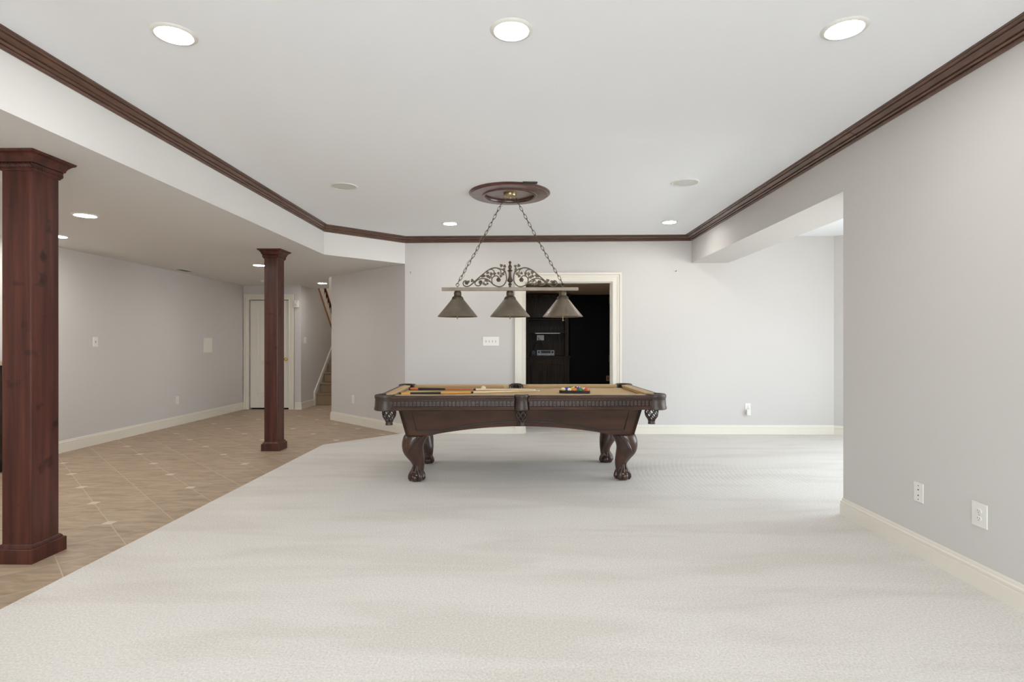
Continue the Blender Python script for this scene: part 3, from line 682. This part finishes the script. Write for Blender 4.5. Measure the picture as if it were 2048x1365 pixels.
# leather pockets with woven nets
def pocket(cx, cy, a0, a1, R, rn, zbot, nx, ny):
    t = MB(); n = 26
    prof = [(R-.030, ZT-.004), (R-.022, ZT+.006), (R-.008, ZT+.009), (R+.004, ZT+.004), (R+.009, ZT-.008), (R+.007, ZT-.022), (R+.003, ZT-.028), (R+.004, ZT-.060), (R+.006, ZT-.095), (R+.012, ZT-.115), (R+.011, ZT-.128), (R, ZT-.134), (R-.014, ZT-.128), (R-.018, ZT-.09)]
    rs = []
    for k in range(n+1):
        a = a0+(a1-a0)*k/n
        q = 1.0
        rs.append([(cx+r*math.cos(a)*q, cy+r*math.sin(a)*q, z) for r, z in prof])
    t.rings(rs)
    t.tube([(cx+(R+.005)*math.cos(a0+(a1-a0)*k/n), cy+(R+.005)*math.sin(a0+(a1-a0)*k/n), ZT-.025) for k in range(n+1)], .0028, 6)
    p = t.build('pocket', M_leather, tb, smooth=True)
    zt = ZT-.115; H = zt-zbot
    rad = lambda u: rn*(1.0+.16*math.sin(min(1, u/.55)*PI)) if u < .55 else rn*(1-.42*min(1, (u-.55)/.20)) if u < .78 else rn*.60
    g = MB(); m = 7
    for s in (-1, 1):
        for k in range(m):
            pts = []
            for i in range(15):
                u = i/14*.80; a = 2*PI*k/m + s*u*2.3
                pts.append((nx+rad(u)*math.cos(a), ny+rad(u)*math.sin(a), zt-u*H))
            g.tube(pts, .0052, 6)
    g.lathe([(rn*.58, zt-.78*H), (rn*.64, zt-.80*H), (rn*.60, zt-.86*H), (rn*.66, zbot+.004), (rn*.66, zbot), (rn*.50, zbot), (rn*.5, zt-.78*H)], (nx, ny, 0), 16)
    g.build('net', M_leather, p, smooth=True)
for sx in (-1, 1):
    for sy in (-1, 1):
        mid = math.atan2(sy, sx)
        pocket(sx*1.205, sy*.620, mid-2.25, mid+2.25, .088, .050, .552, sx*1.178, sy*.598)
for sy in (-1, 1):
    mid = sy*PI/2
    pocket(0, sy*.655, mid-1.75, mid+1.75, .058, .044, .545, 0, sy*.635)

# ------------------------------------------------------------------ things on the table
ca, sa = math.cos(math.radians(-12)), math.sin(math.radians(-12))
RB = .0286; fcx, fcy = .527, 5.568
rk = thing('ball_rack', (fcx, fcy, ZB_), 'black triangular rack holding the balls on the tan cloth', 'rack', math.radians(-12))
h = 4*2*RB; tri = [(-h/2, 0), (h/2, 0), (0, h*math.sqrt(3)/2)]
def rounded(tri, r, n=8):
    pts = []
    for i in range(3):
        a = Vector(tri[i-1]); p = Vector(tri[i]); c = Vector(tri[(i+1) % 3])
        d1 = (p-a).normalized(); d2 = (c-p).normalized(); n1 = Vector((d1.y, -d1.x)); n2 = Vector((d2.y, -d2.x))
        a1 = math.atan2(n1.y, n1.x); a2 = math.atan2(n2.y, n2.x)
        while a2 < a1: a2 += 2*PI
        for k in range(n+1):
            q = a1+(a2-a1)*k/n; pts.append((p.x+r*math.cos(q), p.y+r*math.sin(q)))
    return pts
pin, pout = rounded(tri, RB+.0012), rounded(tri, RB+.011)
b = MB(); rs = []
for (ix, iy), (ox, oy) in zip(pin, pout):
    rs.append([(ix, iy, .001), (ix, iy, .028), ((ix*.3+ox*.7), (iy*.3+oy*.7), .031), (ox, oy, .028), (ox, oy, .001)])
b.rings(rs, closed=True).build('frame', mat('rack_black', (.012, .009, .008, 1), .3), rk, smooth=True)
def ball_mat(name, col, stripe):
    m = bpy.data.materials.new(name); m.use_nodes = True; t = m.node_tree; bs = t.nodes['Principled BSDF']; bs.inputs['Roughness'].default_value = .12
    if stripe:
        tcn = t.nodes.new('ShaderNodeTexCoord'); sx = t.nodes.new('ShaderNodeSeparateXYZ'); ab = t.nodes.new('ShaderNodeMath'); ab.operation = 'ABSOLUTE'
        lt = t.nodes.new('ShaderNodeMath'); lt.operation = 'LESS_THAN'; lt.inputs[1].default_value = RB*.52
        mx = t.nodes.new('ShaderNodeMix'); mx.data_type = 'RGBA'; mx.inputs[6].default_value = (.82, .77, .62, 1); mx.inputs[7].default_value = col
        t.links.new(tcn.outputs['Object'], sx.inputs[0]); t.links.new(sx.outputs['Z'], ab.inputs[0]); t.links.new(ab.outputs[0], lt.inputs[0]); t.links.new(lt.outputs[0], mx.inputs[0]); t.links.new(mx.outputs[2], bs.inputs['Base Color'])
    else: bs.inputs['Base Color'].default_value = col
    return m
YEL, BLU, RED, PUR, ORA, GRN, MAR, BLK, CRM = (.75,.50,.06,1), (.03,.07,.38,1), (.55,.04,.03,1), (.09,.04,.25,1), (.85,.25,.04,1), (.02,.26,.13,1), (.18,.02,.02,1), (.01,.01,.01,1), (.80,.74,.52,1)
BALLS = [[('cream and yellow striped', YEL, 1, (.15, .1)), ('blue and white striped', BLU, 1, (1.2, .5)), ('solid orange', ORA, 0, (0, 0)), ('solid green', GRN, 0, (0, 0)), ('solid red-orange', (.70, .09, .03, 1), 0, (0, 0))],
         [('solid blue', BLU, 0, (0, 0)), ('yellow', YEL, 0, (0, 0)), ('solid purple', PUR, 0, (0, 0)), ('orange striped', ORA, 1, (1.0, .8))],
         [('solid maroon', MAR, 0, (0, 0)), ('solid black', BLK, 0, (0, 0)), ('red striped', RED, 1, (.5, 1.0))],
         [('green striped', GRN, 1, (1.3, .2)), ('purple striped', PUR, 1, (.2, .9))], [('maroon striped', MAR, 1, (.9, .9))]]
ROWN = ['near row', 'second row', 'third row', 'fourth row', 'far point']
for r_, row in enumerate(BALLS):
    for k, (nm, col, st_, tl) in enumerate(row):
        lx = -h/2+RB*r_+k*2*RB; ly = r_*RB*math.sqrt(3)
        x, y = fcx+lx*ca-ly*sa, fcy+lx*sa+ly*ca
        o = MB().ball((0, 0, 0), RB-.0002, 24, 16).build('billiard_ball', ball_mat(nm.replace(' ', '_')+'_ball', col, st_), smooth=True)
        o.location = (x, y, ZB_+RB); o.rotation_euler = (tl[0], tl[1], .3)
        tag(o, '%s billiard ball in the %s of the rack' % (nm, ROWN[r_]), 'billiard ball', 'billiard balls in the rack')
o = MB().ball((0, 0, 0), RB-.0002, 24, 16).build('cue_ball', mat('cue_ball_ivory', (.78, .70, .52, 1), .15), smooth=True)
o.location = (-.395, 5.80, ZB_+RB); tag(o, 'ivory cue ball resting beside the crossed cues on the cloth', 'billiard ball')
def cue(p0, p1, woodc, label):
    P0, P1 = Vector(p0), Vector(p1); dv = P1-P0; L = dv.length
    t = thing('pool_cue', p0, label, 'pool cue', group='pool cues on the table')
    q = dv.to_track_quat('Z', 'Y'); t.rotation_mode = 'QUATERNION'; t.rotation_quaternion = q
    R = lambda s: .0145-(.0145-.0064)*s/L
    seg = lambda name, a, c, m, k=1.0: MB().lathe([(R(a)*k, a), (R(c)*k, c)], n=14).build(name, m, t, smooth=True)
    MB().lathe([(.011, 0), (.0145, .004), (.0145, .02)], n=14).build('bumper', M_dark, t, smooth=True)
    m1 = wood('cue_butt_wood', woodc, tuple(min(1, c*1.5) for c in woodc[:3])+(1,), (30, 30, 1), .15, .6)
    m2 = wood('maple_shaft', (.78, .62, .40, 1), (.86, .71, .49, 1), (40, 40, 1), .25, .3)
    mw = mat('linen_wrap', (.030, .032, .030, 1), .8, bump=.4, bscale=500)
    seg('butt_sleeve', .02, .105, m1); seg('wrap', .105, .40, mw, 1.02); seg('forearm', .40, .70, m1); seg('joint', .70, .725, M_dark, 1.03); seg('shaft', .725, L-.028, m2)
    seg('ferrule', L-.028, L-.006, M_plate); seg('tip', L-.006, L, mat('blue_tip', (.35, .38, .36, 1), .9))
cue((-1.185, 5.875, ZB_+.017), (.150, 5.66, ZB_+.025), (.42, .13, .035, 1), 'pool cue with reddish orange butt lying across the other cue')
cue((-1.165, 5.305, ZB_+.0155), (.195, 5.765, ZB_+.0072), (.60, .30, .06, 1), 'pool cue with golden yellow butt beside the near cushion')

# ------------------------------------------------------------------ ceiling medallion and billiard lamp
FX, FY = -.115, 5.60
md = thing('ceiling_medallion', (FX-.004, FY+.012, ZC), 'round dark wood ceiling medallion above the billiard lamp', 'medallion')
M_med = wood('medallion_wood', (.060, .022, .018, 1), (.130, .052, .042, 1), (2, 9, 9), .3, .5)
MB().lathe([(.405, 0), (.405, -.008), (.397, -.014), (.388, -.016), (.382, -.024), (.275, -.026), (.268, -.034), (.256, -.034), (.250, -.012), (.02, -.012)], n=96, cap=False).build('outer_ring', M_med, md, smooth=True)
MB().lathe([(.249, -.008), (.249, -.0125), (.01, -.0125)], n=64).build('inner_disc', M_med, md)
MB().lathe([(.262, -.030), (.266, -.0355), (.258, -.0375), (.250, -.0355), (.246, -.028)], n=64, cap=False).build('bead', mat('dark_bead', (.02, .006, .005, 1), .25, coat=.4), md, smooth=True)
MB().box(.10, .235, -.420, -.380, -.012, -.001).xf(Matrix.Rotation(.08, 4, 'Z')).build('tape_flap', M_dark, md)

lp = thing('billiard_lamp', (FX, FY, 1.805), 'antique bronze three-shade billiard lamp hanging over the pool table', 'hanging lamp', math.radians(.5))
MB().box(-.682, .682, -.018, .018, 0, .034).build('bar', M_shade, lp, bevel=.002)
for x in (-.524, 0, .527):
    s_ = MB().lathe([(.0655, -.091), (.070, -.097), (.135, -.178), (.199, -.256), (.201, -.260), (.197, -.2595), (.133, -.181), (.066, -.099)], (x, 0, 0), 48, cap=False).build('shade', M_shade, lp, smooth=True)
    MB().lathe([(.012, .002), (.030, -.002), (.034, -.012), (.038, -.020), (.036, -.026), (.038, -.034), (.036, -.044), (.037, -.050), (.044, -.056), (.055, -.066), (.058, -.074), (.058, -.082), (.062, -.084), (.062, -.090), (.058, -.093)], (x, 0, 0), 32).build('socket_cup', M_bronze, lp, smooth=True)
    lo = -.285 if x < .2 else -.305
    pc = MB().tube([(x, -.02, -.09), (x, -.02, lo+.014)], .0022, 6); pc.ball((x, -.02, lo+.008), .0075, 10, 8)
    pc.build('pull_knob', M_brass, s_, smooth=True)
# scrollwork
U = 1/11.38/200
def q3(pts): return [(( -s*(px-440)*U), 0, .034+(735-pz)*U) for s in (0,) for px, pz in pts]
CURVES = [([(625,322),(690,305),(760,290),(850,300),(950,350),(1050,430),(1150,515),(1230,585),(1300,650),(1370,700),(1430,712),(1490,690),(1507,635),(1480,592),(1430,585)], .0058),
          ([(640,320),(590,345),(545,400),(522,480),(524,570),(560,650),(620,705),(690,718),(760,700),(830,660),(890,600),(960,550),(1040,532),(1120,542),(1190,575),(1235,620),(1230,665),(1185,697),(1130,690),(1100,660)], .0055),
          ([(760,700),(820,670),(850,610),(852,545),(820,495),(765,470),(715,485),(690,520)], .005),
          ([(850,560),(865,500),(865,440)], .004), ([(800,470),(795,410),(815,350),(865,325),(930,335)], .005),
          ([(655,430),(645,380),(670,330),(720,305)], .0045), ([(900,600),(960,600),(990,570)], .0035), ([(1000,545),(1040,620)], .003),
          ([(1050,430),(1000,470),(950,490),(900,490)], .0035), ([(960,350),(955,400)], .0035), ([(1250,590),(1310,580)], .004)]
LEAVES = [(562,252,22,.6),(638,238,24,-.3),(572,318,20,1.2),(562,372,18,.2),(600,425,24,.9),(648,475,22,2.0),(702,412,20,-.8),(792,420,22,.1),(865,428,24,0),(948,398,24,.3),(905,505,22,1.5),(950,480,22,-.6),(1045,472,24,.5),(1080,486,16,1.2),(978,575,22,.2),
          (1038,650,20,.9),(955,650,18,2.1),(1000,672,16,.3),(1298,580,24,.3),(1380,600,16,1)]
ROSES = [(700,562,30),(1110,618,28),(1425,628,28)]
sw = MB()
for s in (-1, 1):
    tr = lambda px, pz, yo=0: (s*(px-440)*U, yo, .034+(735-pz)*U)
    for pts, r in CURVES: sw.tube(smooth_path([tr(*p) for p in pts]), r*1.05, 6)
    for px, pz, R_, a in LEAVES:
        poly = []
        for k in range(20):
            th = 2*PI*k/20; rr = R_*1.75*U*(.86+.14*math.cos(3*th)+.06*math.cos(6*th))
            poly.append((tr(px, pz)[0]+rr*math.cos(th+a*s), tr(px, pz)[2]+rr*math.sin(th+a*s)))
        sw.slab(poly, -.006, .004, 'y')
    for px, pz, R_ in ROSES:
        c0 = tr(px, pz)
        sw.ball((c0[0], -.004, c0[2]), R_*.8*U, 10, 8, (1, .7, 1))
        for k in range(6):
            th = k*PI/3; sw.ball((c0[0]+R_*1.1*U*math.cos(th), -.002, c0[2]+R_*1.1*U*math.sin(th)), R_*.7*U, 8, 6, (1, .6, 1))
sw.build('scrollwork', M_bronze, lp, smooth=True)
MB().lathe([(r*U, (735-z)*U) for r, z in ((34,740),(26,722),(24,700),(30,690),(42,668),(38,648),(24,632),(22,622),(44,612),(64,590),(62,560),(44,525),(34,490),(32,440),(30,395),(36,372),(62,358),(60,348),(34,338),(26,318),(36,300),(44,272),(40,250),(24,228),(18,205),(22,195),(34,172),(30,152),(12,138),(4,128))], (0, 0, .034), 20).build('finial', M_bronze, lp, smooth=True)
zc_ = ZC-.012-1.805
def ring(c, R_, r, axis='y', n=20):
    return [(c[0]+R_*math.cos(2*PI*k/n), c[1], c[2]+R_*math.sin(2*PI*k/n)) for k in range(n)]
for s in (-1, 1):
    b = MB().tube(ring((s*.5255, 0, .060), .0155, .003), .0032, 6, closed=True); b.tube([(s*.5255, 0, .03), (s*.5255, 0, .046)], .004, 6)
    b.build('hanging_ring', M_bronze, lp, smooth=True)
    A = Vector((s*.5255, 0, .074)); B = Vector((s*.058, 0, zc_-.045)); dv = B-A; N = 22
    b = MB(); q = dv.to_track_quat('Z', 'Y').to_matrix().to_4x4()
    lk = dv.length/N
    for k in range(N):
        a = lk*.62; w_ = .0118; pts = []
        for j in range(16):
            th = 2*PI*j/16; pts.append(Vector((w_*math.cos(th), 0, a*math.sin(th)*1.12)))
        if k % 2: pts = [Matrix.Rotation(PI/2*.85, 4, 'Z') @ p for p in pts]
        cpos = A+dv*((k+.5)/N)+Vector((0, 0, -.035*math.sin(PI*(k+.5)/N)*.4))
        b.tube([tuple(cpos+(q @ p)) for p in pts], .0027, 5, closed=True)
    b.build('chain', M_bronze, lp, smooth=True)
cn = MB().lathe([(.066, 0), (.066, -.010), (.060, -.022), (.040, -.030), (.012, -.034)], (0, 0, zc_), 32); cn.ball((0, 0, zc_-.036), .012)
for s in (-1, 1):
    cn.tube([(s*.040, 0, zc_-.02), (s*.040, 0, zc_-.034), (s*.058, 0, zc_-.042)], .006, 6)
cn.build('canopy', M_brass, lp, smooth=True)
A = Vector((-.5255, 0, .080)); B = Vector((-.045, 0, zc_-.03)); pts = []
for k in range(41):
    u = k/40; p = A+(B-A)*u; am = .020*math.sin(u*PI*7)*(1-.3*u)
    pts.append((p.x+am+.006, -.012-.012*math.cos(u*PI*7), p.z-am*.4))
MB().tube(smooth_path(pts, 2), .0018, 5).build('cord', mat('tan_cord', (.30, .20, .12, 1), .5), lp, smooth=True)
